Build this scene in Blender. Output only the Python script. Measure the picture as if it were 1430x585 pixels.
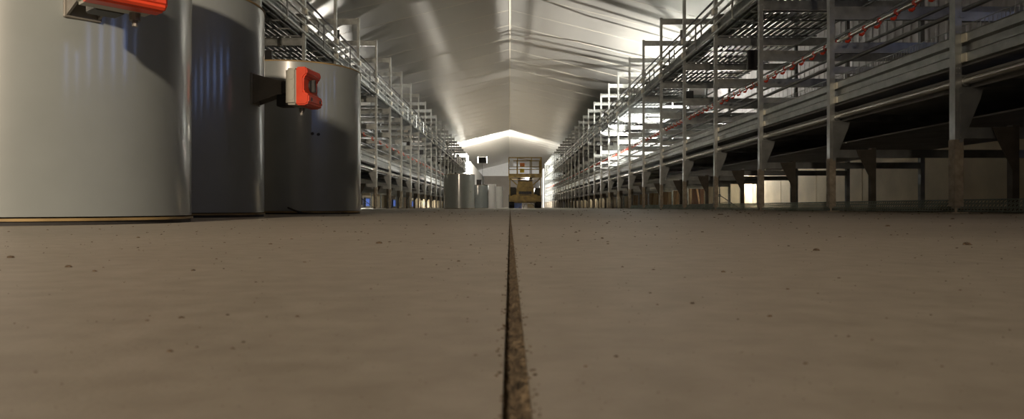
import bpy, math, random
from mathutils import Vector, Matrix
random.seed(7)
S = bpy.context.scene
C = S.collection
PI = math.pi
for o in list(bpy.data.objects): bpy.data.objects.remove(o)

# ------------------------------------------------------------------ camera
F = 1050.0                      # focal length in pixels of a 1430 px wide frame
CAMZ = 0.046
cd = bpy.data.cameras.new('camera')
cam = bpy.data.objects.new('camera', cd); C.objects.link(cam)
cam.location = (0, 0, CAMZ); cam.rotation_euler = (PI/2, 0, 0)
cd.sensor_fit = 'HORIZONTAL'; cd.sensor_width = 36; cd.lens = 36*F/1430
cd.shift_x = 3/1430; cd.shift_y = -3.0/1430
cd.clip_start = 0.01; cd.clip_end = 400
cd.dof.use_dof = True; cd.dof.focus_distance = 7.0; cd.dof.aperture_fstop = 26
S.camera = cam

# ------------------------------------------------------------------ world, exposure
w = bpy.data.worlds.new('world'); S.world = w; w.use_nodes = True
w.node_tree.nodes['Background'].inputs[0].default_value = (0.55, 0.65, 0.8, 1)
w.node_tree.nodes['Background'].inputs[1].default_value = 0.25
S.view_settings.view_transform = 'Standard'; S.view_settings.look = 'None'
S.view_settings.gamma = 1; S.view_settings.use_curve_mapping = False
S.view_settings.exposure = 0.4
WARM = (1.0, 0.81, 0.60); NEUT = (1.0, 0.95, 0.87)
# lamps: (x, y, head height, yaw of beam, tilt up, watts, colour, head scale)
LAMPS = dict(
    near =(-0.75, -4.9, 2.15, 12.0, -3, 1950, WARM, 1.0),
    bounce_fill=(2.2, -3.0, 1.9, 0.0, 78, 420, WARM, 1.0),  # added lamp out of view, fills the floor via the ceiling
    right=( 6.75, 24.2, 1.75, 72.0, 44, 9500, NEUT, 1.0),
    left =(-6.60, 33.5, 1.75, -75.0, 60, 420, NEUT, 1.0),
    aisle=(0.95, 42.9, 1.15, 138.0, -12, 550, NEUT, 1.0),
    far  =(-2.24, 61.5, 3.95, 0.0, 18, 15000, NEUT, 1.7))

SECOND = dict(right=(186, -4, 330), left=(-160, 0, 350))   # yaw, tilt, watts of the second head

# ------------------------------------------------------------------ helpers
class MB:
    def __init__(s): s.v = []; s.f = []
    def add(s, vs, fs):
        b = len(s.v); s.v += [tuple(v) for v in vs]; s.f += [tuple(i+b for i in f) for f in fs]; return s
    def box(s, x0, x1, y0, y1, z0, z1):
        return s.add([(x0,y0,z0),(x1,y0,z0),(x1,y1,z0),(x0,y1,z0),(x0,y0,z1),(x1,y0,z1),(x1,y1,z1),(x0,y1,z1)],
                     [(0,3,2,1),(4,5,6,7),(0,1,5,4),(1,2,6,5),(2,3,7,6),(3,0,4,7)])
    def prism(s, prof, axis, a, b):
        n = len(prof); vs = []
        for t in (a, b):
            for p, q in prof:
                vs.append({'x':(t,p,q), 'y':(p,t,q), 'z':(p,q,t)}[axis])
        fs = [tuple(range(n))[::-1], tuple(range(n, 2*n))] + [(i, (i+1)%n, (i+1)%n+n, i+n) for i in range(n)]
        return s.add(vs, fs)
    def tube(s, pts, r, n=8, caps=True):
        pts = [Vector(p) for p in pts]; rings = []
        for i, p in enumerate(pts):
            d = (pts[min(i+1, len(pts)-1)] - pts[max(i-1, 0)]).normalized()
            u = d.cross(Vector((0,0,1)) if abs(d.z) < .9 else Vector((1,0,0))).normalized(); q = d.cross(u)
            rr = r[i] if isinstance(r, (list, tuple)) else r
            rings.append([p + u*(rr*math.cos(2*PI*k/n)) + q*(rr*math.sin(2*PI*k/n)) for k in range(n)])
        vs = [v for ring in rings for v in ring]; fs = []
        for i in range(len(pts)-1):
            for k in range(n):
                fs.append((i*n+k, i*n+(k+1)%n, (i+1)*n+(k+1)%n, (i+1)*n+k))
        if caps: fs += [tuple(range(n))[::-1], tuple(range((len(pts)-1)*n, len(pts)*n))]
        return s.add(vs, fs)
    def lathe(s, prof, n=48, c=(0,0)):
        vs = []; m = len(prof)
        for k in range(n):
            a = 2*PI*k/n
            for r, z in prof: vs.append((c[0]+r*math.cos(a), c[1]+r*math.sin(a), z))
        fs = [(k*m+i, ((k+1)%n)*m+i, ((k+1)%n)*m+i+1, k*m+i+1) for k in range(n) for i in range(m-1)]
        return s.add(vs, fs)
    def mesh(s, name, mat, smooth=False, bevel=0, seg=2):
        m = bpy.data.meshes.new(name); m.from_pydata(s.v, [], s.f)
        import bmesh
        b = bmesh.new(); b.from_mesh(m)
        bmesh.ops.remove_doubles(b, verts=b.verts, dist=1e-6)
        bmesh.ops.recalc_face_normals(b, faces=b.faces)
        if bevel: bmesh.ops.bevel(b, geom=b.edges[:], offset=bevel, segments=seg, affect='EDGES', clamp_overlap=True)
        b.to_mesh(m); b.free()
        m.materials.append(mat)
        if smooth:
            for p in m.polygons: p.use_smooth = True
            try: m.set_sharp_from_angle(angle=math.radians(38))
            except Exception: pass
        return m

def ob(name, me, parent=None, loc=(0,0,0), rot=(0,0,0)):
    o = bpy.data.objects.new(name, me); C.objects.link(o)
    o.parent = parent; o.location = loc; o.rotation_euler = rot
    return o
def tag(o, label=None, cat=None, group=None, kind=None):
    if label: o['label'] = label
    if cat: o['category'] = cat
    if group: o['group'] = group
    if kind: o['kind'] = kind
    return o

# ------------------------------------------------------------------ materials
def mat(name, col, rough=0.5, metal=0.0, var=0.15, scale=4.0, bump=0.0, bscale=40.0, col2=None, coat=0.0, stretch=(1,1,1), rvar=0.0, spec=0.5):
    m = bpy.data.materials.new(name); m.use_nodes = True
    nt = m.node_tree; N = nt.nodes; L = nt.links; bs = N['Principled BSDF']
    tc = N.new('ShaderNodeTexCoord'); mp = N.new('ShaderNodeMapping'); L.new(tc.outputs['Object'], mp.inputs[0])
    mp.inputs['Scale'].default_value = stretch
    no = N.new('ShaderNodeTexNoise'); no.inputs['Scale'].default_value = scale; no.inputs['Detail'].default_value = 5
    L.new(mp.outputs[0], no.inputs['Vector'])
    cr = N.new('ShaderNodeValToRGB'); L.new(no.outputs['Fac'], cr.inputs[0])
    c2 = col2 or tuple(c*(1-var) for c in col)
    c1 = col if col2 else tuple(min(1, c*(1+var)) for c in col)
    cr.color_ramp.elements[0].position = .34; cr.color_ramp.elements[1].position = .66
    cr.color_ramp.elements[0].color = (*c2, 1); cr.color_ramp.elements[1].color = (*c1, 1)
    L.new(cr.outputs[0], bs.inputs['Base Color'])
    bs.inputs['Roughness'].default_value = rough; bs.inputs['Metallic'].default_value = metal
    bs.inputs['Specular IOR Level'].default_value = spec
    if rvar:
        mr = N.new('ShaderNodeMapRange'); L.new(no.outputs['Fac'], mr.inputs[0])
        mr.inputs['To Min'].default_value = rough-rvar; mr.inputs['To Max'].default_value = rough+rvar
        L.new(mr.outputs[0], bs.inputs['Roughness'])
    if coat: bs.inputs['Coat Weight'].default_value = coat; bs.inputs['Coat Roughness'].default_value = .12
    if bump:
        nb = N.new('ShaderNodeTexNoise'); nb.inputs['Scale'].default_value = bscale; nb.inputs['Detail'].default_value = 4
        L.new(mp.outputs[0], nb.inputs['Vector'])
        bp = N.new('ShaderNodeBump'); bp.inputs['Strength'].default_value = bump; bp.inputs['Distance'].default_value = .01
        L.new(nb.outputs['Fac'], bp.inputs['Height']); L.new(bp.outputs[0], bs.inputs['Normal'])
    return m
def emit(name, col, st):
    m = bpy.data.materials.new(name); m.use_nodes = True
    b = m.node_tree.nodes['Principled BSDF']
    b.inputs['Base Color'].default_value = (*col, 1); b.inputs['Emission Color'].default_value = (*col, 1); b.inputs['Emission Strength'].default_value = st
    return m

def concrete_mat():
    m = bpy.data.materials.new('concrete'); m.use_nodes = True
    nt = m.node_tree; N = nt.nodes; L = nt.links; bs = N['Principled BSDF']
    tc = N.new('ShaderNodeTexCoord')
    def noise(sc, det=6, rough=.6):
        n = N.new('ShaderNodeTexNoise'); n.inputs['Scale'].default_value = sc; n.inputs['Detail'].default_value = det; n.inputs['Roughness'].default_value = rough
        L.new(tc.outputs['Object'], n.inputs['Vector']); return n
    def ramp(src, p0, c0, p1, c1):
        r = N.new('ShaderNodeValToRGB'); L.new(src, r.inputs[0]); e = r.color_ramp.elements
        e[0].position = p0; e[0].color = (*c0, 1); e[1].position = p1; e[1].color = (*c1, 1); return r
    big = ramp(noise(1.1).outputs['Fac'], .3, (.29,.262,.220), .7, (.39,.358,.305))
    mid = ramp(noise(38, 5).outputs['Fac'], .35, (.86,.85,.83), .65, (1.06,1.06,1.06))
    mx = N.new('ShaderNodeMix'); mx.data_type = 'RGBA'; mx.blend_type = 'MULTIPLY'; mx.inputs[0].default_value = 1
    L.new(big.outputs[0], mx.inputs[6]); L.new(mid.outputs[0], mx.inputs[7])
    st = ramp(noise(210, 3).outputs['Fac'], .66, (0,0,0), .74, (1,1,1))           # small brown stains
    st2 = ramp(noise(9, 3).outputs['Fac'], .45, (0,0,0), .62, (1,1,1))
    ml = N.new('ShaderNodeMath'); ml.operation = 'MULTIPLY'; L.new(st.outputs[0], ml.inputs[0]); L.new(st2.outputs[0], ml.inputs[1])
    m2 = N.new('ShaderNodeMath'); m2.operation = 'MULTIPLY'; L.new(ml.outputs[0], m2.inputs[0]); m2.inputs[1].default_value = .55
    mx2 = N.new('ShaderNodeMix'); mx2.data_type = 'RGBA'; L.new(m2.outputs[0], mx2.inputs[0]); L.new(mx.outputs[2], mx2.inputs[6]); mx2.inputs[7].default_value = (.16,.115,.07,1)
    L.new(mx2.outputs[2], bs.inputs['Base Color'])
    bs.inputs['Roughness'].default_value = .5; bs.inputs['Specular IOR Level'].default_value = .5
    b = N.new('ShaderNodeBump'); b.inputs['Strength'].default_value = .25; b.inputs['Distance'].default_value = .0008
    L.new(noise(420, 4).outputs['Fac'], b.inputs['Height']); L.new(b.outputs[0], bs.inputs['Normal'])
    return m

M = dict(
    concrete=concrete_mat(),
    joint=mat('joint_dirt', (.20,.150,.092), .95, 0, scale=180, col2=(.075,.052,.030), bump=.6, bscale=500),
    crumb=mat('dirt_crumb', (.075,.052,.033), .95, 0, var=.4, scale=300),
    galv=mat('galvanised_steel', (.40,.42,.41), .40, .85, var=.16, scale=9, rvar=.08),
    galvd=mat('dull_galvanised_steel', (.27,.285,.285), .5, .8, var=.2, scale=6, rvar=.08),
    zinc_glint=mat('painted_glint_zinc', (.80,.77,.66), .3, .35, var=.1, scale=15),  # paler colour paints in the highlights beside each post
    leg=mat('dusty_steel', (.34,.30,.24), .7, .35, var=.25, scale=14),
    shadedleg=mat('shaded_steel', (.085,.075,.06), .6, .3, var=.2, scale=8),  # darkened colour stands in for shade on the legs under the rack
    belt=mat('grey_belt', (.30,.31,.315), .6, 0, var=.2, scale=3),
    steelpipe=mat('steel_pipe', (.62,.61,.57), .22, .9, var=.1, scale=5),
    blackpipe=mat('black_pipe', (.030,.030,.032), .4, 0, var=.2),
    red=mat('orange_plastic', (.62,.055,.018), .38, 0, var=.08, scale=20),
    drum=mat('grey_drum_paint', (.215,.238,.238), .32, 0, var=.04, scale=7, coat=1.0, bump=.004, bscale=9),
    drumtop=mat('drum_lid', (.12,.125,.13), .5, 0),
    yellow=mat('yellow_edging', (.26,.18,.075), .6, 0, var=.3, scale=10),
    rubber=mat('black_rubber', (.022,.020,.018), .7, 0, var=.2),
    bracket=mat('bracket_steel', (.20,.19,.17), .5, .5, var=.12, scale=10),
    switchgrey=mat('grey_switch_plastic', (.33,.33,.29), .45, 0, var=.05),
    black=mat('black_plastic', (.015,.015,.015), .45, 0, var=.1),
    ceil=mat('ceiling_sheet', (.44,.43,.40), .33, .75, var=.05, scale=1.5, rvar=.05, stretch=(1,.25,1)),
    seam=mat('ceiling_seam', (.66,.62,.52), .35, .3, var=.05),
    panel=mat('wall_panel', (.56,.47,.31), .8, 0, var=.12, scale=1.7, bump=.1),
    joint_dark=mat('panel_joint', (.10,.08,.06), .9, 0),
    clad=mat('wall_cladding', (.60,.58,.60), .5, .1, var=.08, scale=2),
    wood=mat('wood_board', (.36,.22,.10), .75, 0, var=.25, scale=3, stretch=(6,6,.6)),
    wood2=mat('pale_wood_board', (.50,.37,.20), .75, 0, var=.2, scale=3, stretch=(6,6,.6)),
    darkwood=mat('dark_wood', (.085,.04,.018), .6, 0, var=.2, scale=4),
    white=mat('white_sheeting', (.82,.82,.80), .55, 0, var=.03),
    endwall=mat('end_wall_panel', (.30,.265,.22), .7, 0, var=.06, scale=1),
    gable=mat('gable_sheet', (.74,.74,.72), .5, .1, var=.03),
    lift=mat('mustard_lift_paint', (.36,.235,.045), .4, 0, var=.35, scale=5),
    liftd=mat('dark_lift_steel', (.055,.047,.035), .6, .2, var=.2, scale=6),
    orange=mat('orange_sign', (.85,.25,.03), .5, 0, var=.05),
    yellowsign=mat('yellow_sign', (.85,.60,.03), .5, 0, var=.05),
    blue=mat('blue_plastic', (.02,.10,.62), .4, 0, var=.12),
    tire=mat('tire_rubber', (.018,.017,.016), .85, 0, var=.2),
    reflector=mat('lamp_reflector', (.9,.9,.88), .3, .5, var=.02),
    mesh=mat('mesh_wire', (.20,.24,.21), .5, .6, var=.2),
    day=emit('daylight_pane', (.30,.46,1.0), 3.4), dimday=emit('dim_daylight_pane', (.10,.18,.55), .45),
    lampglass=emit('lamp_glass', (1.0,.92,.8), 14.0),
)

# ------------------------------------------------------------------ setting
HR = 6.35; PITCH = 0.25; XW = 7.5; Y0 = -8.0; Y1 = 105.0
EAVE = HR - PITCH*XW
JW = 0.0068; JC = 0.0016        # saw-cut joint: width, centre

floor = tag(ob('floor', None), kind='structure')
sl = MB().box(JC+JW/2, XW+.3, Y0-.3, Y1+.3, -.15, 0)
ob('slab', sl.mesh('slab', M['concrete']), floor)
ob('slab', MB().box(-XW-.3, JC-JW/2, Y0-.3, Y1+.3, -.15, 0).mesh('slab', M['concrete']), floor)
jm = MB(); ys = [.10]
while ys[-1] < Y1: ys.append(ys[-1]*1.013 if ys[-1] < 12 else ys[-1]*1.1)
nx = 7; rows = []
for y in ys:
    f = min(1, .35 + .65*random.random())
    rows.append([(JC - JW/2 - .0004 + (JW+.0008)*i/(nx-1), y,
                  -.0055 + .0035*(i/(nx-1)) + random.uniform(-.0016,.0022)*(1 if 0 < i < nx-1 else .4)) for i in range(nx)])
jm.add([v for r in rows for v in r], [(j*nx+i, j*nx+i+1, (j+1)*nx+i+1, (j+1)*nx+i) for j in range(len(rows)-1) for i in range(nx-1)])
ob('joint_filler', jm.mesh('joint_filler', M['joint'], smooth=True), floor)

ceiling = tag(ob('ceiling', MB().prism([(-XW-.2,EAVE-.05+.12),(0,HR+.12),(XW+.2,EAVE-.05+.12),(XW+.2,EAVE-.05+.2),(0,HR+.2),(-XW-.2,EAVE-.05+.2)], 'y', Y0-.2, Y1+.2).mesh('ceiling', M['galvd'])), kind='structure')
PW = 2.0
for sgn in (1, -1):
    pm = MB().prism([(0,HR),(sgn*XW,EAVE),(sgn*XW,EAVE+.1),(0,HR+.1)], 'y', .004, PW-.004).mesh('ceiling_panel', M['ceil'])
    sm = MB().prism([(sgn*.03,HR-.0075-.004),(sgn*XW,EAVE-.004),(sgn*XW,EAVE+.01),(sgn*.03,HR+.002)], 'y', -.008, .008).mesh('seam_cover', M['seam'])
    y = Y0; k = 0
    while y < Y1-.01:
        ob('ceiling_panel', pm, ceiling, (0, y, 0))
        if k: ob('seam_cover', sm, ceiling, (0, y, 0))
        y += PW; k += 1
ob('ridge_strip', MB().prism([(-.025,HR-.008),(0,HR-.004),(.025,HR-.008),(.025,HR-.020),(-.025,HR-.020)], 'y', Y0, Y1).mesh('ridge_strip', M['seam']), ceiling)

ZP = 2.45; WP = 2.4
def side_wall(name, sgn):
    x = sgn*XW
    wall = tag(ob(name, MB().box(min(x+sgn*.06,x+sgn*.2), max(x+sgn*.06,x+sgn*.2), Y0, Y1, 0, EAVE+.1).mesh(name, M['joint_dark'])), kind='structure')
    a, b = sorted((x, x+sgn*.08))
    p = MB().box(a, b, .012, WP-.012, .02, ZP).mesh('wall_panel', M['panel'], bevel=.006, seg=1)
    prof = [(0,0)]; n = 8
    for i in range(n):
        t = WP*i/n; prof += [(t,0),(t+.18,0),(t+.21,.012),(t+.27,.012)]
    prof = [(y_, x+sgn*(.03-d)) for y_, d in prof[1:]] + [(WP, x+sgn*.03),(WP, x+sgn*.07),(0, x+sgn*.07)]
    c = MB()
    nn = len(prof); vs = []
    for z in (ZP+.14, EAVE+.02): vs += [(q, p_, z) for p_, q in prof]
    c.add(vs, [tuple(range(nn))[::-1], tuple(range(nn,2*nn))] + [(i,(i+1)%nn,(i+1)%nn+nn,i+nn) for i in range(nn)])
    cm = c.mesh('cladding_sheet', M['clad'])
    a2, b2 = sorted((x-sgn*.03, x+sgn*.07))
    rail = MB().box(a2, b2, 0, WP*2, ZP, ZP+.14).mesh('wall_rail', M['wood'])
    y = Y0; k = 0
    while y < Y1-.5:
        ob('wall_panel', p, wall, (0,y,0)); ob('cladding_sheet', cm, wall, (0,y,0))
        if k % 2 == 0: ob('wall_rail', rail, wall, (0,y,0))
        y += WP; k += 1
    return wall
side_wall('wall_right', 1); side_wall('wall_left', -1)
tag(ob('wall_back', MB().prism([(-XW,0),(XW,0),(XW,EAVE),(0,HR),(-XW,EAVE)], 'y', Y0-.2, Y0).mesh('wall_back', M['clad'])), kind='structure')
we = tag(ob('wall_end', MB().box(-XW, XW, Y1, Y1+.2, 0, 4.38).mesh('wall_end', M['endwall'])), kind='structure')
ob('gable_sheet', MB().prism([(-XW,4.38),(XW,4.38),(XW,EAVE),(0,HR),(-XW,EAVE)], 'y', Y1+.02, Y1+.2).mesh('gable_sheet', M['gable']), we)
ob('cap_rail', MB().box(-XW, XW, Y1-.05, Y1+.02, 4.33, 4.43).mesh('cap_rail', M['endwall']), we)
for nm, x, ya in (('wall_far_left', -3.55, 66.8), ('wall_far_right', 3.55, 79.2)):
    wf = tag(ob(nm, None), kind='structure')
    pm = MB().box(x-.05, x+.05, .006, 2.39, 0, 4.12).mesh('sheet_panel', M['white'])
    k = 0
    while ya + 2.4*(k+1) < Y1:
        ob('sheet_panel', pm, wf, (0, ya+2.4*k, 0)); k += 1

# daylight inlets in the side walls
def inlet(n, x, y, z0, z1, wd):
    s = 1 if x > 0 else -1
    wn = tag(ob('window_%d' % n, None, None, (x, y, 0)), kind='structure')
    f = MB(); a, b = sorted((-s*.07, s*.03))
    f.box(a,b,-wd/2-.05,-wd/2,z0-.05,z1+.05); f.box(a,b,wd/2,wd/2+.05,z0-.05,z1+.05)
    f.box(a,b,-wd/2,wd/2,z0-.05,z0); f.box(a,b,-wd/2,wd/2,z1,z1+.05)
    ob('window_frame', f.mesh('window_frame', M['galvd']), wn)
    a, b = sorted((-s*.02, -s*.03))
    ob('pane', MB().box(a,b,-wd/2,wd/2,z0,z1).mesh('pane', M['day' if x > 0 else 'dimday']), wn)
n = 1
for i in range(7):
    inlet(n, 7.44, -3.6 + 1.35*i, 1.78, 2.40, .34); n += 1
for y in (30.0, 39.0, 48.0, 57.0):
    inlet(n, -7.42, y, .12, .50, 1.2); n += 1

# ------------------------------------------------------------------ racks
XF = 3.63; BAY = 2.4; D0 = 6.17
def C_chan_z(x0, x1, y0, y1, t, z0, z1):     # upright channel, web on the aisle side
    m = MB(); m.box(x0, x0+t, y0, y1, z0, z1); m.box(x0+t, x1, y0, y0+t, z0, z1); m.box(x0+t, x1, y1-t, y1, z0, z1)
    return m
ZT = 4.62
pm_ = C_chan_z(0, .055, -.04, .04, .006, .50, ZT)
for z in (.60,.84,1.14,1.18,1.60,1.9,2.22,2.5,3.0,3.3,3.6,4.5):            # bolt heads
    for xx in (.018, .042): pm_.box(xx-.006, xx+.006, -.046, -.04, z-.006, z+.006)
ME = {}
ME['post'] = pm_.mesh('post', M['galv'])
ME['back_post'] = C_chan_z(-.055, 0, -.04, .04, .006, .03, ZT).mesh('back_post', M['galvd'])
ME['leg_sleeve'] = C_chan_z(-.004, .066, -.046, .046, .008, .055, .60).mesh('leg_sleeve', M['leg'])
ME['foot'] = MB().box(-.035,.095,-.06,.06,0,.008).tube([(.03,0,.006),(.03,0,.075)],.011,8).box(.008,.052,-.022,.022,.040,.056).mesh('foot', M['leg'])
ME['inner_leg'] = C_chan_z(-.028, .028, -.035, .035, .006, .0, .72).box(-.05,.05,-.05,.05,0,.008).mesh('inner_leg', M['shadedleg'])
def gus(s): 
    m = MB().prism([(s*.03,1.02),(s*.225,1.02),(s*.20,.93),(s*.055,.575),(s*.03,.575)], 'y', -.052, -.046)
    for x,z in ((.045,.62),(.045,.83),(.045,.98),(.19,.99)): m.box(s*x-.007, s*x+.007, -.058,-.052, z-.007, z+.007)
    return m.mesh('gusset', M['galvd'])
ME['gusset'] = gus(1)
def gus2():
    m = MB().prism([(-.02,.70),(-.20,.70),(-.17,.62),(-.03,.34),(-.02,.34)], 'y', -.046, -.040)
    m.box(-.165,-.14,-.052,-.046,.645,.67)
    return m.mesh('gusset', M['shadedleg'])
ME['gusset2'] = gus2()
def beam(x0, x1, z0, z1, mt, flange=.045):
    t = .006
    m = MB(); m.box(x0,x1,-.02,-.02+t,z0,z1); m.box(x0,x1,-.02+t,flange-.02,z1-t,z1); m.box(x0,x1,-.02+t,flange-.02,z0,z0+t)
    m.box(x0+.03,x0+.055,-.027,-.02,(z0+z1)/2-.012,(z0+z1)/2+.012)
    return m
BE = [('cross_beam', .61,.70,'galvd',2.37), ('cross_beam',1.03,1.10,'galvd',2.37), ('cross_beam',1.57,1.645,'galv',2.37), ('cross_beam',1.80,1.92,'galv',2.37),
      ('cross_beam',2.18,2.33,'galv',2.37), ('cross_beam',2.92,3.06,'galv',2.37), ('cross_beam',3.40,3.48,'galvd',2.37), ('cross_beam',4.46,4.60,'galv',2.37)]
BEM = [beam(.03, x1, z0, z1, mt).mesh('cross_beam', M[mt]) for nm, z0, z1, mt, x1 in BE]
ME['splice'] = MB().box(.050,.064,-.10,.11,0,.070).mesh('splice_plate', M['zinc_glint'])
ME['splice2'] = MB().box(-.030,-.010,-.06,.06,0,.11).mesh('splice_plate', M['zinc_glint'])
ME['hanger'] = MB().tube([(-.03,0,3.60),(-.03,0,3.16),(-.02,0,3.11),(.02,0,3.09),(.07,0,3.11),(.08,0,3.16),(.08,0,3.60)], .016, 6).mesh('hanger', M['galv'], smooth=True)
ME['tag'] = MB().box(.10,.22,-.004,.004,3.70,3.93).mesh('hanger_plate', M['galvd'])
ME['plate'] = MB().box(.72,.90,-.03,.03,2.56,2.92).mesh('drive_plate', M['blackpipe'])
ME['clamp'] = MB().box(.05,.13,-.012,.012,1.02,1.035).box(.05,.13,-.012,.012,1.115,1.13).tube([(.09,-.045,1.075),(.09,.045,1.075)],.042,10).mesh('pipe_clamp', M['galv'])
fl = MB()                                                                  # slatted floor of one bay
for i in range(15):
    x = .10 + i*.112; fl.box(x, x+.052, .03, BAY-.03, 3.075, 3.10)
for j in range(5): fl.box(.08, 1.78, .06+j*.555, .09+j*.555, 3.055, 3.075)
ME['floor'] = fl.mesh('slatted_floor', M['galvd'])
fn = MB()                                                                  # half-laid floor of the middle bays
for i in range(8): fn.box(.10+i*.112, .165+i*.112, .03, BAY-.03, 3.075, 3.10)
for j in range(5): fn.box(.08, .97, .06+j*.555, .09+j*.555, 3.055, 3.075)
ME['narrow_floor'] = fn.mesh('slatted_floor', M['galvd'])
ME['shade_belt'] = MB().box(.72,1.32,.0,BAY-.004,2.38,2.395).box(.72,.735,.0,BAY-.004,2.395,2.44).box(1.305,1.32,.0,BAY-.004,2.395,2.44).mesh('shade_belt', M['belt'])  # added belt, placed to block lamp light and darken the left ceiling
cup = MB().tube([(0,0,-.015),(0,0,-.035),(-.012,0,-.055),(-.034,0,-.072),(-.052,0,-.070),(-.060,0,-.058)], [.012,.012,.014,.017,.016,.010], 7)
cup.box(-.022,.022,-.022,.022,-.02,.022)
ME['cup'] = cup.mesh('drinker_cup', M['red'], smooth=True)

SLATS = {1: list(range(-3,5)) + list(range(16,31)), -1: list(range(-1,6)) + list(range(19,26))}   # bays that already have floors
def rack(name, sgn, k0, k1, label):
    root = ob(name, None, None, (sgn*XF, 0, 0)); root.scale = (sgn,1,1)
    tag(root, label, 'rack', 'racks along the aisle')
    ya, yb = D0+BAY*k0-.3, D0+BAY*k1+.3
    for k in range(k0, k1+1):
        y = D0 + BAY*k
        p = ob('post', ME['post'], root, (0,y,0))
        ob('leg_sleeve', ME['leg_sleeve'], p); ob('foot', ME['foot'], p)
        ob('back_post', ME['back_post'], root, (2.40,y,0))
        ob('gusset', ME['gusset'], root, (0,y,0))
        g = ob('inner_leg', ME['inner_leg'], root, (.50,y,0)); ob('gusset', ME['gusset2'], g)
        for me in BEM: ob('cross_beam', me, root, (0,y,0))
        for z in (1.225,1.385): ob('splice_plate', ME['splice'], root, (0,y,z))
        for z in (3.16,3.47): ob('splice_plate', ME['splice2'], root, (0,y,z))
        ob('pipe_clamp', ME['clamp'], root, (0,y,0))
        if k < k1:
            ob('hanger', ME['hanger'], root, (0,y+BAY/2,0))
            if k in SLATS[sgn]: ob('slatted_floor', ME['floor'], root, (0,y,0))
            elif sgn > 0: ob('slatted_floor', ME['narrow_floor'], root, (0,y,0))
            if 5 <= k <= 20: ob('shade_belt', ME['shade_belt'], root, (0,y,0))
            if k % 2 == 0: ob('hanger_plate', ME['tag'], root, (0,y+.7,0))
            if k % 2 and k not in (7,9): ob('drive_plate', ME['plate'], root, (0,y+.4,0))
    def lng(nm, prof, mt, smooth=False): return ob(nm, MB().prism(prof, 'y', ya, yb).mesh(nm, M[mt], smooth=smooth), root)
    def pipe(nm, x, z, r, mt, n=10): return ob(nm, MB().tube([(x,ya,z),(x,yb,z)], r, n).mesh(nm, M[mt], smooth=True), root)
    f = [(.085,1.215),(.062,1.225),(.060,1.295),(.095,1.315),(.095,1.375),(.062,1.39),(.062,1.455),(.085,1.475)]
    lng('feed_trough', f + [(x+.012,z) for x,z in reversed(f)], 'galv')
    lng('trough_floor', [(.09,1.20),(.40,1.20),(.40,1.215),(.09,1.215)], 'belt')
    lng('trough_back', [(.40,1.20),(.415,1.20),(.415,1.40),(.40,1.40)], 'galvd')
    for z0, z1 in ((3.10,3.155),(3.255,3.30),(3.385,3.43),(3.54,3.60)):
        lng('upper_rail', [(-.008,z0),(-.025,z0+.012),(-.025,z1-.012),(-.008,z1),(.0,z1),(.0,z0)], 'galv')
    lng('upper_trough', [(.07,3.12),(.33,3.12),(.33,3.36),(.32,3.36),(.32,3.13),(.08,3.13),(.08,3.36),(.07,3.36)], 'galvd')
    pipe('lower_pipe', .09, 1.075, .030, 'steelpipe', 12)
    pipe('air_pipe', .16, 3.88, .020, 'blackpipe')
    pipe('perch_tube', .22, 1.72, .021, 'galvd'); pipe('perch_tube', .34, 1.545, .016, 'galvd')
    for x, z in ((.9,2.62),(1.5,2.72),(.6,2.0)): pipe('perch_tube', x, z, .018, 'galvd', 8)
    lng('manure_belt', [(.10,1.10),(2.36,1.10),(2.36,1.13),(.10,1.13)], 'belt')
    lng('belt_edge', [(.14,1.02),(.16,1.02),(.16,1.10),(.14,1.10)], 'belt')
    lng('return_belt', [(.62,.86),(2.34,.86),(2.34,.875),(.62,.875)], 'belt')
    dl = pipe('drinking_line', .13, 1.945, .022, 'steelpipe', 10)
    pipe('water_tube', .13, 1.995, .008, 'galvd', 6)
    y = ya + .2; i = 0
    while y < yb - .1 and i < 300:
        ob('drinker_cup', ME['cup'], dl, (.13, y, 1.945)); y += .33 if sgn > 0 else 1.2; i += 1
    g = MB(); y = max(ya, 2); 
    while y < 26:
        g.box(.078,.082,y,y+.006,1.47,1.53); y += .05
    g.box(.077,.083,max(ya,2),26,1.527,1.533)
    tag(ob('trough_grille', g.mesh('trough_grille', M['galv']), root), kind='stuff')
    return root
rack('aviary_rack', 1, -1, 30, 'tall galvanised steel tiered rack with orange drinker cups, right of the aisle')
rack('aviary_rack', -1, -1, 25, 'tall galvanised steel tiered rack behind the grey drums, left of the aisle')

# low wire mesh lying along the foot of the right rack
g = MB(); y = 4.0; j = 0
random.seed(3)
while y < 24:
    for q in range(3):
        z = .012 + .032*q
        g.tube([(3.78+.03*q,y,z),(3.80+.03*q,y+.04,z+.034)], .0035, 4); g.tube([(3.78+.03*q,y+.04,z),(3.80+.03*q,y,z+.034)], .0035, 4)
    y += .045
for z in (.012,.11): g.tube([(3.78+.7*z,4,z),(3.78+.7*z,24,z)], .004, 4)
tag(ob('wire_mesh', g.mesh('wire_mesh', M['mesh'])), 'low strip of green-grey wire mesh on the floor under the right rack', 'wire mesh')

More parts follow.
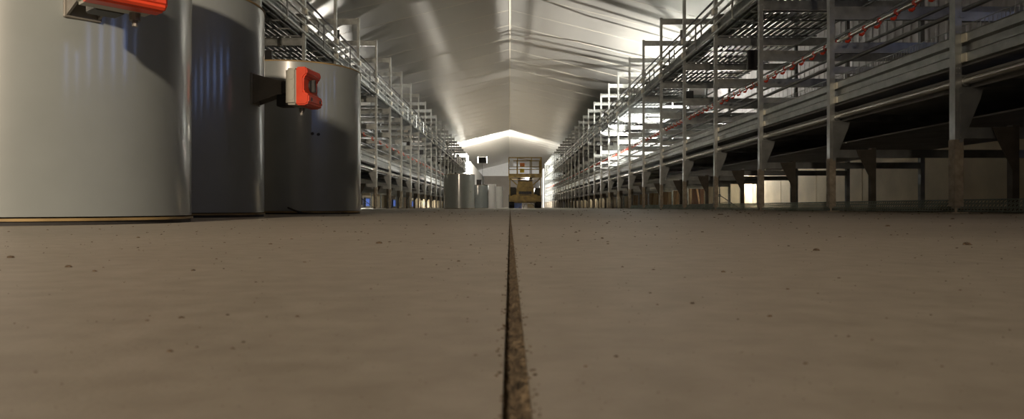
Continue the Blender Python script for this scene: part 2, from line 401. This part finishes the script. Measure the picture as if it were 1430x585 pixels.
# ------------------------------------------------------------------ drums
R_ = .46; H_ = 1.02
DR = {}
DR['shell'] = MB().lathe([(R_-.015,.02),(R_,.022),(R_,.10),(R_,H_-.10),(R_,H_-.012),(R_-.012,H_-.010),(R_-.014,H_-.09)], 96).mesh('drum_shell', M['drum'], smooth=True)
DR['lid'] = MB().lathe([(0.0001,H_-.08),(R_-.014,H_-.08),(R_-.014,H_-.09),(0.0001,H_-.09)], 48).mesh('drum_lid', M['drumtop'])
DR['rim'] = MB().lathe([(R_-.016,H_-.012),(R_+.003,H_-.012),(R_+.003,H_-.004),(R_-.008,H_),(R_-.016,H_-.004),(R_-.016,H_-.012)], 96).mesh('top_edging', M['yellow'], smooth=True)
DR['edge'] = MB().lathe([(R_-.02,.011),(R_+.003,.011),(R_+.003,.018),(R_-.02,.018),(R_-.02,.011)], 96).mesh('base_edging', M['yellow'])
DR['foot'] = MB().lathe([(R_-.06,0),(R_-.004,0),(R_-.004,.012),(R_-.06,.012),(R_-.06,0)], 96).mesh('base_ring', M['rubber'])
DR['bolt'] = MB().tube([(R_-.005,0,0),(R_+.008,0,0)], .010, 10).mesh('bolt', M['black'])
# isolator switch on a bracket; local +x points out of the drum
BW, BH = .085, .085
DR['flange'] = MB().box(R_-.004,R_+.006,-.045,.045,-.075,.075).mesh('bracket_flange', M['bracket'], bevel=.002, seg=1)
DR['arm'] = MB().prism([(R_+.004,-.070),(R_+.004,.070),(R_+.13,.036),(R_+.16,.036),(R_+.16,-.030),(R_+.13,-.030)], 'y', -.040, -.034).prism([(R_+.004,-.070),(R_+.004,.070),(R_+.13,.036),(R_+.16,.036),(R_+.16,-.030),(R_+.13,-.030)], 'y', .034, .040).mesh('bracket_arm', M['bracket'])
DR['mount'] = MB().box(R_+.12,R_+.185,-.035,.035,-.085,-.030).box(R_+.15,R_+.185,-.05,.05,-.03,.03).mesh('mounting_block', M['black'], bevel=.004, seg=1)
bb = MB().box(R_+.185,R_+.240,-BW,BW,-BH,BH)
DR['base'] = bb.mesh('switch_base', M['switchgrey'], bevel=.010, seg=3)
DR['knock'] = MB().tube([(R_+.2125,-BW+.001,0),(R_+.2125,-BW-.002,0)], .017, 16).mesh('knockout', M['switchgrey'])
cv = MB().prism([(R_+.238,-BH-.003),(R_+.285,-BH-.003),(R_+.300,-BH+.010),(R_+.300,-BH+.045),(R_+.275,-BH+.060),(R_+.275,BH-.045),(R_+.292,BH-.030),(R_+.292,BH-.006),(R_+.285,BH+.003),(R_+.238,BH+.003)], 'y', -BW-.003, BW+.003)
DR['cover'] = cv.mesh('switch_cover', M['red'], bevel=.006, seg=2)
DR['knob'] = MB().tube([(R_+.27,0,.01),(R_+.283,0,.01)], .030, 20).box(R_+.28,R_+.297,-.008,.008,-.018,.038).mesh('switch_knob', M['black'])
DR['screw'] = MB().tube([(R_+.290,0,0),(R_+.3015,0,0)], .009, 12).mesh('cover_screw', M['black'])
DR['gland'] = MB().tube([(R_+.212,.045,-BH+.005),(R_+.212,.045,-BH-.018)], .013, 10).tube([(R_+.212,.045,-BH-.015),(R_+.212,.045,-BH-.032)], .007, 8).mesh('cable_gland', M['bracket'])

def drum(x, y, label, switch=None, bolts=None, sz=.605):
    r = ob('drum', None, None, (x,y,0)); tag(r, label, 'drum', 'drums along the left of the aisle')
    sh = ob('drum_shell', DR['shell'], r); ob('drum_lid', DR['lid'], r); ob('top_edging', DR['rim'], r); ob('base_edging', DR['edge'], r); ob('base_ring', DR['foot'], r)
    if switch is not None:
        a = (0,0,math.radians(switch)); z = (0,0,sz)
        br = ob('switch_bracket', DR['arm'], r, z, a); ob('bracket_flange', DR['flange'], br); ob('mounting_block', DR['mount'], br)
        b = ob('isolator_switch', DR['base'], r, z, a); b['label'] = 'grey and orange isolator switch box'
        ob('switch_cover', DR['cover'], b); ob('switch_knob', DR['knob'], b); ob('cable_gland', DR['gland'], b)
        for yy in (-.052, .052): ob('cover_screw', DR['screw'], b, (0,yy,-BH+.027))
        for zz in (-.047, 0, .047): ob('knockout', DR['knock'], b, (0,0,zz))
    for a, z in bolts or []: ob('bolt', DR['bolt'], r, (0,0,z), (0,0,math.radians(a)))
    return r
drum(-1.45, 2.25, 'nearest grey drum with an orange isolator switch cut by the top of the frame', switch=-41.5, bolts=[(-70,.55)])
drum(-1.667, 3.63, 'grey drum in the shade with a whole orange isolator switch on a bracket', switch=-7)
drum(-1.54, 5.40, 'grey drum with two small bolts, standing before the left rack', bolts=[(-60.5,.536),(-55.5,.533)])
drum(-1.50, 22.3, 'lone grey drum far down the aisle before the left rack', bolts=[(-40,.50)])
drum(-1.40, 32.9, 'dark distant drum with a black box on top, beside the white rolls')

# rolls and boxes by the far drums
def roll(x, y, r, h, label):
    m = MB().lathe([(.045,.0),(r,.0),(r,h),(r-.012,h),(r-.012,h-.004),(.045,h-.004),(.045,.0)], 40).mesh('sheet_winding', M['white'], smooth=True)
    t = ob('sheet_roll', None, None, (x,y,0)); ob('sheet_winding', m, t)
    ob('roll_core', MB().lathe([(.036,0),(.044,0),(.044,h+.01),(.036,h+.01),(.036,0)], 20).mesh('roll_core', M['wood2']), t)
    tag(t, label, 'roll', 'white rolls beside the far drums')
roll(-.92, 35.3, .26, 1.13, 'white sheet roll standing just right of the dark far drum')
roll(-.575, 36.0, .235, 1.04, 'white sheet roll nearest the yellow lift')
bx = ob('small_box', None, None, (-1.33, 32.6, H_)); tag(bx, 'small black control box on top of the dark far drum', 'box')
ob('box_body', MB().box(-.11,.11,-.08,.08,0,.20).mesh('box_body', M['black'], bevel=.01), bx); ob('box_lid', MB().box(-.12,.12,-.09,.09,.20,.225).mesh('box_lid', M['black'], bevel=.006), bx)
st = MB().prism([(0,-.02),(.002,-.02),(.002,.02),(0,.02)], 'x', 0, .001)
s = MB()
pts = [(-1.42,4.80,.045),(-1.37,4.79,.025),(-1.33,4.79,.012),(-1.25,4.80,.008),(-1.10,4.86,.008)]
for i in range(len(pts)-1):
    p, q = pts[i], pts[i+1]
    s.add([(p[0],p[1],p[2]-.006),(p[0],p[1]+.03,p[2]-.006),(q[0],q[1]+.03,q[2]-.006),(q[0],q[1],q[2]-.006),(p[0],p[1],p[2]+.004),(p[0],p[1]+.03,p[2]+.004),(q[0],q[1]+.03,q[2]+.004),(q[0],q[1],q[2]+.004)],
          [(0,3,2,1),(4,5,6,7),(0,1,5,4),(1,2,6,5),(2,3,7,6),(3,0,4,7)])
tag(ob('rubber_strip', s.mesh('rubber_strip', M['rubber'])), 'bent black rubber strip on the floor before the bolted drum', 'rubber strip')

# ------------------------------------------------------------------ yellow scissor lift
def scissor_lift(cx, cy):
    t = ob('scissor_lift', None, None, (cx,cy,0)); tag(t, 'mustard yellow scissor lift with a railed basket, parked in the aisle', 'lift')
    P = lambda nm, mb, m, par=t, bev=0, sm=False: ob(nm, mb.mesh(nm, M[m], smooth=sm, bevel=bev), par)
    HW = .84; L0, L1 = -1.35, 1.35
    P('chassis', MB().prism([(-.62,.30),(.62,.30),(.70,.42),(.70,.62),(.60,.72),(-.60,.72),(-.70,.62),(-.70,.42)], 'y', L0+.1, L1-.1), 'lift')
    P('front_bumper', MB().prism([(-.84,.34),(.84,.34),(.84,.60),(.66,.68),(-.66,.68),(-.84,.60)], 'y', L0-.04, L0+.12), 'lift', bev=.012)
    P('axle', MB().tube([(-.7,L0+.40,.34),(.7,L0+.40,.34)], .06), 'liftd'); P('axle', MB().tube([(-.7,L1-.40,.34),(.7,L1-.40,.34)], .06), 'liftd')
    for sx in (-1,1):
        for yy in (L0+.38, L1-.38):
            w = MB(); n = 28; pr = [(.13,.16),(.20,.27),(.20,.34),(.17,.36),(-.10,.36),(-.13,.34),(-.13,.27),(-.10,.16)]
            vs = []; m = len(pr)
            for k in range(n):
                a = 2*PI*k/n
                for px, r in pr: vs.append((sx*.70+sx*px*.9-sx*.02, yy+r*math.cos(a), .36+r*math.sin(a)))
            w.add(vs, [(k*m+i, ((k+1)%n)*m+i, ((k+1)%n)*m+(i+1)%m, k*m+(i+1)%m) for k in range(n) for i in range(m)])
            for k in range(14):
                a = 2*PI*k/14; w.box(sx*.70-.10, sx*.70+.12, yy+.35*math.cos(a)-.02, yy+.35*math.cos(a)+.02, .36+.35*math.sin(a)-.015, .36+.35*math.sin(a)+.015)
            wh = P('wheel', w, 'tire', sm=True)
            P('hub', MB().tube([(sx*.70,yy,.36),(sx*.83,yy,.36)], .17, 16), 'lift', par=wh)
    P('engine_tray', MB().prism([(-.80,.72),(-.44,.72),(-.44,.98),(-.50,1.10),(-.80,1.10)], 'y', L0+.1, L1-.2), 'liftd', bev=.01)
    P('hydraulic_box', MB().prism([(.46,.72),(.80,.72),(.80,1.06),(.52,1.06)], 'y', L0+.1, L1-.2), 'liftd', bev=.01)
    P('mast_cover', MB().prism([(-.46,.70),(.46,.70),(.46,.98),(.36,1.40),(-.36,1.40),(-.46,.98)], 'y', L0-.02, L0+.25), 'lift', bev=.012)
    gr = P('grille', MB().box(-.34,.34,L0-.035,L0-.02,.74,.88), 'black')
    for i in range(6): P('grille_bar', MB().box(-.32+.12*i,-.30+.12*i,L0-.045,L0-.035,.74,.88), 'liftd', par=gr)
    P('cover_panel', MB().box(-.27,.27,L0-.045,L0-.02,.94,1.30), 'lift', bev=.01)
    P('step', MB().box(-.30,.30,L0-.12,L0,.68,.71), 'liftd')
    for lv in range(4):                                # folded scissor stack
        z = 1.16 + lv*.115
        for sx in (-.34,.34):
            P('scissor_arm', MB().prism([(L0+.15,z),(L0+.15,z+.07),(L1-.15,z+.135),(L1-.15,z+.065)], 'x', sx-.03, sx+.03), 'lift')
            P('scissor_arm', MB().prism([(L0+.15,z+.065),(L0+.15,z+.135),(L1-.15,z+.07),(L1-.15,z)], 'x', sx*.78-.03, sx*.78+.03), 'lift')
        P('pivot_pin', MB().tube([(-.38,L0+.17,z+.05),(.38,L0+.17,z+.05)], .03), 'liftd')
    for sx in (-1,1):
        P('side_post', MB().box(sx*.80-.03,sx*.80+.03,L0+.02,L0+.10,.60,1.62), 'lift')
        P('brace', MB().tube([(sx*.78,L0+.06,1.55),(sx*.42,L0+.06,1.22)], .03, 6), 'lift')
    pf = P('platform', MB().box(-.87,.87,L0-.05,L1+.05,1.60,1.74), 'lift', bev=.008)
    P('toe_board', MB().box(-.87,.87,L0-.06,L0-.03,1.74,1.80), 'lift', par=pf)
    rl = P('guard_rail', MB(), 'lift') if False else None
    xs = (-.85,-.40,.33,.85)
    for yy in (L0, L1):
        for x in xs: P('rail_post', MB().tube([(x,yy,1.72),(x,yy,2.64)], .024, 8), 'lift')
        P('top_rail', MB().tube([(-.85,yy,2.64),(.85,yy,2.64)], .026, 8), 'lift'); P('mid_rail', MB().tube([(-.85,yy,2.16),(.85,yy,2.16)], .020, 8), 'lift')
    for x in (-.85,.85):
        P('top_rail', MB().tube([(x,L0,2.64),(x,L1,2.64)], .026, 8), 'lift'); P('mid_rail', MB().tube([(x,L0,2.16),(x,L1,2.16)], .020, 8), 'lift')
        for yy in (-.45,.45): P('rail_post', MB().tube([(x,yy,1.72),(x,yy,2.64)], .022, 8), 'lift')
    P('gate_bar', MB().tube([(-.38,L0,2.62),(.33,L0+.02,2.50)], .014, 6), 'lift')
    P('notice_plate', MB().box(-.24,.02,L1-.04,L1-.025,2.30,2.52), 'orange'); P('notice_plate', MB().box(-.24,.00,L1-.04,L1-.025,1.98,2.20), 'yellowsign')
    P('small_box', MB().box(-.80,-.62,L0+.06,L0+.18,2.20,2.50), 'white', bev=.008)  # added white plate, stands in for a bright window reflection
    return t
scissor_lift(.80, 40.6)
def crate(x, y, wd, h, m, label):
    t = ob('crate', None, None, (x,y,0)); tag(t, label, 'crate')
    b = MB(); b.box(-wd/2,wd/2,-.2,.2,0,.02)
    b.box(-wd/2,wd/2,-.2,-.18,.02,h); b.box(-wd/2,wd/2,.18,.2,.02,h); b.box(-wd/2,-wd/2+.02,-.18,.18,.02,h); b.box(wd/2-.02,wd/2,-.18,.18,.02,h)
    ob('crate_body', b.mesh('crate_body', M[m]), t); ob('crate_rim', MB().box(-wd/2-.01,wd/2+.01,-.215,-.2,h-.03,h).box(-wd/2-.01,wd/2+.01,.2,.215,h-.03,h).mesh('crate_rim', M[m]), t)
crate(.45, 44.3, .50, .30, 'blue', 'bright blue crate on the floor seen beneath the lift')
crate(1.32, 44.6, .55, .26, 'white', 'white crate on the floor right of the blue one')

# ------------------------------------------------------------------ boards against the right wall
random.seed(11)
y = 29.0; i = 0
bd = {}
for wdt in (.34,.5,.7):
    for mt in ('wood','wood2','panel'):
        bd[(wdt,mt)] = MB().box(0,.025,-wdt/2,wdt/2,0,1.75).mesh('board', M[mt], bevel=.004, seg=1)
while y < 47:
    wdt = random.choice((.34,.5,.7)); mt = random.choice(('wood','wood2','wood'))
    b = ob('board', bd[(wdt,mt)], None, (7.22, y+wdt/2, .0), (0, math.radians(6.0), 0))
    size = {.34:'narrow', .5:'medium', .7:'wide'}[wdt]; tone = {'wood':'brown', 'wood2':'pale'}[mt]
    nth = '%d%s' % (i+1, {1:'st',2:'nd',3:'rd'}.get((i+1) % 10 if not 10 < i+1 < 14 else 0, 'th'))
    tag(b, '%s %s wooden board leaning on the right wall, %s from the dark frame' % (size, tone, nth), 'board', 'boards leaning on the right wall')
    y += wdt + random.uniform(.02,.35); i += 1
cab = ob('wooden_frame', None, None, (6.95, 27.9, 0)); tag(cab, 'dark brown open wooden frame with a diagonal brace under the right rack', 'frame')
for yy in (-.6,.6): ob('upright', MB().box(-.05,.05,yy-.05,yy+.05,0,1.6).mesh('upright', M['darkwood']), cab)
ob('back_board', MB().box(.05,.08,-.65,.65,0,1.6).mesh('back_board', M['darkwood']), cab)
ob('brace', MB().prism([(-.56,.05),(-.46,.05),(.56,1.5),(.46,1.5)], 'x', -.04, 0).mesh('brace', M['wood']), cab)

# ------------------------------------------------------------------ floodlights on stands
def floodlight(key, label):
    x, y, h, yaw, tilt, watts, col, sc = LAMPS[key]
    t = ob('floodlight_stand', None, None, (x,y,0)); tag(t, label, 'floodlight', 'work floodlights')
    hub = .42
    for k in range(3):
        a = math.radians(90+120*k+17)
        l = ob('tripod_leg', MB().tube([(.03*math.cos(a),.03*math.sin(a),hub),(.62*math.cos(a),.62*math.sin(a),.012)], .013, 8).mesh('tripod_leg', M['black']), t)
        ob('rubber_foot', MB().tube([(.60*math.cos(a),.60*math.sin(a),.03),(.635*math.cos(a),.635*math.sin(a),.0)], .018, 8).mesh('rubber_foot', M['rubber']), l)
        ob('stay', MB().tube([(0,0,.18),(.30*math.cos(a),.30*math.sin(a),.225)], .007, 6).mesh('stay', M['black']), t)
    ob('pole', MB().tube([(0,0,.15),(0,0,h*.55)], .018, 10).tube([(0,0,h*.5),(0,0,h-.12*sc)], .013, 10).mesh('pole', M['black']), t)
    ob('collar', MB().tube([(0,0,hub-.04),(0,0,hub+.05)], .034, 10).mesh('collar', M['black']), t)
    hd = ob('lamp_head', None, t, (0,0,h), (0,0,math.radians(yaw)))
    ld = bpy.data.lights.new('lamp_bulb_'+key, 'SPOT' if key == 'near' else 'POINT'); ld.energy = watts; ld.color = col; ld.shadow_soft_size = .06*sc
    if key == 'near': ld.spot_size = math.radians(78); ld.spot_blend = 1.0; ld.shadow_soft_size = .13   # reflector lamp
    lo = bpy.data.objects.new('lamp_bulb', ld); C.objects.link(lo)
    W, Hh, Dp = .20*sc, .14*sc, (.20 if key in ('right','left','aisle') else .10*sc)
    b = MB(); b.box(-W,W,-Dp,-Dp+.012,-Hh,Hh); b.box(-W,W,-Dp,.02,Hh-.01,Hh); b.box(-W,W,-Dp,.02,-Hh,-Hh+.01); b.box(-W,-W+.01,-Dp,.02,-Hh,Hh); b.box(W-.01,W,-Dp,.02,-Hh,Hh)
    for i in range(7): b.box(-W+.02+i*(2*W-.04)/6-.006, -W+.02+i*(2*W-.04)/6+.006, -Dp-.03*sc, -Dp, -Hh*.8, Hh*.8)
    R = (math.radians(tilt),0,0)
    hs = ob('lamp_housing', b.mesh('lamp_housing', M['black']), hd, (0,0,0), R)
    ob('yoke', MB().box(-W-.02,-W-.008,-.02,.02,-Hh-.03,.03).box(W+.008,W+.02,-.02,.02,-Hh-.03,.03).box(-W-.02,W+.02,-.02,.02,-Hh-.045,-Hh-.03).mesh('yoke', M['black']), hd)
    lo.parent = hs; lo.location = (0,-Dp+.06*sc,0)
    if key == 'far':                                    # side lamps seen edge-on
        for sx in (-1,1): ob('lamp_glass', MB().box(sx*W-.045 if sx < 0 else W+.002, sx*W-.002 if sx < 0 else W+.045, -Dp,.02,-Hh,Hh).mesh('lamp_glass', M['lampglass']), hs)
    if key == 'near': lo.location = (0,.03,0); lo.rotation_euler = (PI/2,0,0)
    if key in SECOND:                                   # second head on the same stand, along the outer aisle
        yaw2, tilt2, w2 = SECOND[key]
        h2 = ob('lamp_head', None, t, (0,0,h-.42), (0,0,math.radians(yaw2)))
        b2 = MB(); b2.box(-.16,.16,-.08,-.07,-.11,.11); b2.box(-.16,.16,-.07,.02,.10,.11); b2.box(-.16,.16,-.07,.02,-.11,-.10); b2.box(-.16,-.15,-.07,.02,-.10,.10); b2.box(.15,.16,-.07,.02,-.10,.10)
        s2 = ob('lamp_housing', b2.mesh('lamp_housing', M['black']), h2, (0,.10,0), (math.radians(tilt2),0,0))
        ob('yoke', MB().box(-.012,.012,0,.03,-.02,.02).mesh('yoke', M['black']), h2)
        l2 = bpy.data.lights.new('lamp_bulb_second_'+key, 'POINT'); l2.energy = w2; l2.color = col; l2.shadow_soft_size = .04
        o2 = bpy.data.objects.new('lamp_bulb', l2); C.objects.link(o2); o2.parent = s2; o2.location = (0,-.02,0)
    return t
floodlight('right', 'black tripod floodlight standing behind the right rack, its legs seen below it')
floodlight('left', 'tripod floodlight hidden behind the left rack')
floodlight('far', 'tall floodlight on a thin pole above the dark far drum')
floodlight('aisle', 'low tripod floodlight standing behind the yellow lift')
floodlight('bounce_fill', 'added fill floodlight, unseen behind the camera, turned up at the ceiling')
floodlight('near', 'warm tripod floodlight behind the camera lighting the drums')

# ------------------------------------------------------------------ dirt on the floor
random.seed(21)
cr = MB()
def clod(x, y, r, e=1.0):
    n = 6; vs = [(x, y, r*.75)]
    for ring, (rr, zz) in enumerate(((.7,.55),(1.0,.05))):
        for k in range(n):
            a = 2*PI*k/n + ring*.4; q = r*rr*random.uniform(.75,1.2)
            vs.append((x+q*e*math.cos(a), y+q*math.sin(a), r*zz))
    fs = [(0,1+k,1+(k+1)%n) for k in range(n)] + [(1+k, 7+k, 7+(k+1)%n, 1+(k+1)%n) for k in range(n)]
    cr.add(vs, fs)
def px(u, v): 
    D = CAMZ*F/(v-289.5); return (u-712)*D/F, D
for u, v, wpx in ((237,491,7),(253,444,6),(318,440,4),(132,379,5),(193,332,4),(378,341,4),(530,340,7),(205,448,4),(415,442,4),(50,520,4),(1010,380,5),(967,424,5),(1075,442,6),(1125,508,5),(1012,380,3),(1100,404,4),(1140,350,8),(1350,342,10),(860,498,5),(818,512,4),(95,373,8),(15,360,8),(270,378,5),(590,362,3),(848,312,3),(1330,306,4),(1240,316,5),(325,487,4),(275,485,4),(340,478,4),(1005,300,4),(640,365,4),(1300,440,3),(1185,470,4)):
    x, D = px(u, v); clod(x, D, wpx*.56*D/F, 1.3)
for i in range(1500):
    D = .17*math.exp(random.random()*math.log(14/.17)); u = random.uniform(-30,1460)
    x = (u-712)*D/F
    if x < -.95 and D > 1.3: continue
    if abs(x-JC) < .006: continue
    r = random.choice((.5,.6,.7,.9,1.3))*random.uniform(.35,.85)*D/F*1.55
    clod(x, D, max(r, .00018), random.uniform(1,1.6))
for i in range(260):                                   # crumbs along the joint edge
    D = .13*math.exp(random.random()*math.log(3/.13)); sd = random.choice((-1,1))
    clod(JC+sd*(JW/2+abs(random.gauss(0,.0011))), D, random.uniform(.0002,.0007))
tag(ob('dirt_crumbs', cr.mesh('dirt_crumbs', M['crumb'])), 'dark crumbs of dirt scattered over the concrete floor', 'dirt', kind='stuff')
